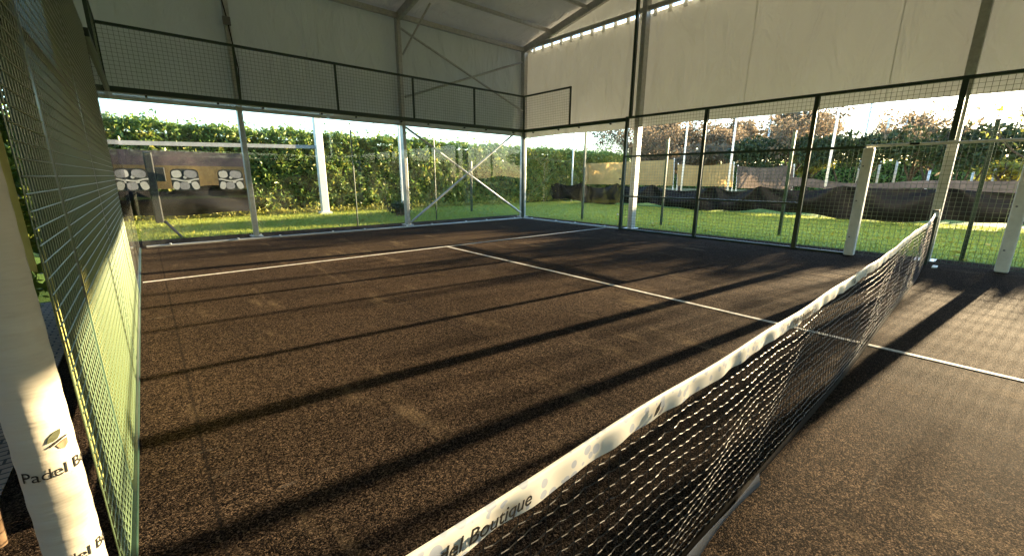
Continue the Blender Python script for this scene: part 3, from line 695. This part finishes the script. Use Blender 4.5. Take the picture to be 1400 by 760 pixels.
def tree(x, y, h, spread, nleaf, m_, label, group='trees beyond the lawn', lsize=.10, trunk=.16, levels=4, crown0=.25, seed=0):
    rn = random.Random(seed); t = thing('tree', label, 'tree', (x, y, 0), group)
    br = MB(); tips = []
    def grow(p, d, L, r, lv):
        pts = [p]; q = p.copy(); dd = d.copy()
        for k in range(3):
            dd = (dd+Vector((rn.uniform(-.22,.22), rn.uniform(-.22,.22), rn.uniform(-.05,.16)))).normalized(); q = q+dd*(L/3); pts.append(q.copy())
        br.tube(pts, [r, r*.85, r*.72, r*.55], 6 if lv > 2 else 4, False)
        if lv <= 1:
            tips.extend(pts[1:])
        if lv == 0: return
        for k in range(rn.choice((3,4)) if lv > 1 else 3):
            s = pts[rn.choice((1,2,3,3))]; ang = rn.uniform(0, 6.28); 
            side = Vector((math.cos(ang), math.sin(ang), rn.uniform(-.1,.55)))
            grow(s, (dd*.55+side*.75*spread).normalized(), L*rn.uniform(.55,.78), r*.5, lv-1)
    tr = MB(); base = Vector((x, y, -.05)); top = Vector((x+rn.uniform(-.2,.2), y+rn.uniform(-.2,.2), h*crown0))
    tr.tube([base, base+Vector((0,0,.3)), (base+top)/2+Vector((.05,.03,0)), top], [trunk*1.5, trunk*1.1, trunk*.95, trunk*.85], 10, False)
    tr.build('trunk', 'bark', t, True)
    for k in range(4):
        a = k*1.57+rn.uniform(-.5,.5); grow(top, Vector((math.cos(a)*.55*spread, math.sin(a)*.55*spread, 1)).normalized(), h*(.30), trunk*.6, levels-1)
    br.build('limbs', 'bark', t)
    if nleaf:
        T = np.array([tuple(p) for p in tips]); c = T[RNG.integers(0, len(T), nleaf)]+RNG.normal(0, .22, (nleaf,3))
        leaves(c, lsize, 'crown', m_, t)
    return t
bush(7.2, 13.6, .5, .4, .55, 900, 'leafd', 'small low bush on the grass by the back glass braces', .05, None)
bush(-1.05, 4.6, .55, .8, 2.5, 4200, 'leaf', 'leafy green shrub growing against the outside of the left mesh fence', .06, None)
for x, y, rx, ry, h, m_, lb in ((27,-3.4,1.6,2.4,3.7,'leafd','dark evergreen shrub right of the tent leg beyond the tarp'), (27,.6,1.7,2.4,3.7,'leafd','dark evergreen shrub behind the tent leg'), (27.5,4.4,1.8,2.4,3.8,'leafd','dark evergreen shrub behind the tall padded post'),
                             (28,8.2,1.8,2.4,3.7,'leafd','dark shrub behind the third mesh post'), (29,12.2,2.0,2.6,3.6,'leafb','brownish shrub above the tan sheets'), (31,17,2.2,2.8,3.6,'leafb','broad brownish shrub left of the second mesh post'), (27,-7.6,1.8,2.6,3.6,'leafd','dark evergreen shrub at the far right edge')):
    bush(x, y, rx, ry, h, 5200, m_, lb, .12, z0=1.75)
hedge(1, -25, 60, 62, 2.0, 3.4, 16000, 'distant dark hedge closing the dry field behind the shrubs', .22)
for k, (x, y, h, sp, nl, m_, lb) in enumerate((
    (27,2.1,5.4,1.2,700,'leafb','twiggy half bare tree reaching over the evergreen shrubs, left of the tent leg'), (28,7.3,6.4,1.35,2600,'leafb','twiggy half bare tree just beyond the tan sheets, third mesh post side'), (29,16.2,7.2,1.35,2600,'leafb','twiggy half bare tree beyond the golden sheet near the tent leg'), (30,20.5,7.4,1.35,2600,'leafb','twiggy half bare tree behind the golden sheet at the right glass'),
    (37,9.6,7.6,1.0,4600,'leafb','brown leaved autumn tree behind the third mesh post'), (41,11.6,8.4,1.0,4600,'leafb','russet autumn tree left of the third mesh post'), (40,20,8.2,1.0,5000,'leafb','russet broad tree behind the first mesh panel'),
    (44,25,8.6,1.0,4600,'leafb','thin russet tree above the right glass'), (35,8.2,4.2,.8,2200,'leafy','yellow leaved young tree beside the third mesh post'), (41,16.2,6.0,.9,4200,'leafb','rounded brown tree left of the second mesh post'),
    (44,3.0,5.6,1.0,1500,'leafb','nearly bare tree behind the distant white poles'), (22,-1.4,6.0,1.3,120,'leafy','bare spreading tree at the right with tangled branches'), (34,-.6,3.0,.9,700,'leafy','small yellow tree right of the tent leg'),
    (50,31,9.8,1.1,4600,'leafb','tall russet tree far behind the right glass'), (52,21,9.6,1.1,4600,'leafb','big brown tree far behind the second mesh post'), (64,6.5,10.2,1.2,5000,'leafb','tall brown tree far beyond the white poles'),
    (66,24,11,1.2,5200,'leafb','tall brown tree far beyond the first mesh panel'), (68,33,11,1.2,5000,'leafb','tall pale brown tree far beyond the right glass'), (72,44,11,1.2,5000,'leafb','tall brown tree far off near the court corner'))):
    tree(x, y, h, sp, nl, m_, lb, seed=k+3, lsize=.15 if x > 31 else .10, levels=3 if x < 25 else 4, trunk=.16 if x > 31 else .085)
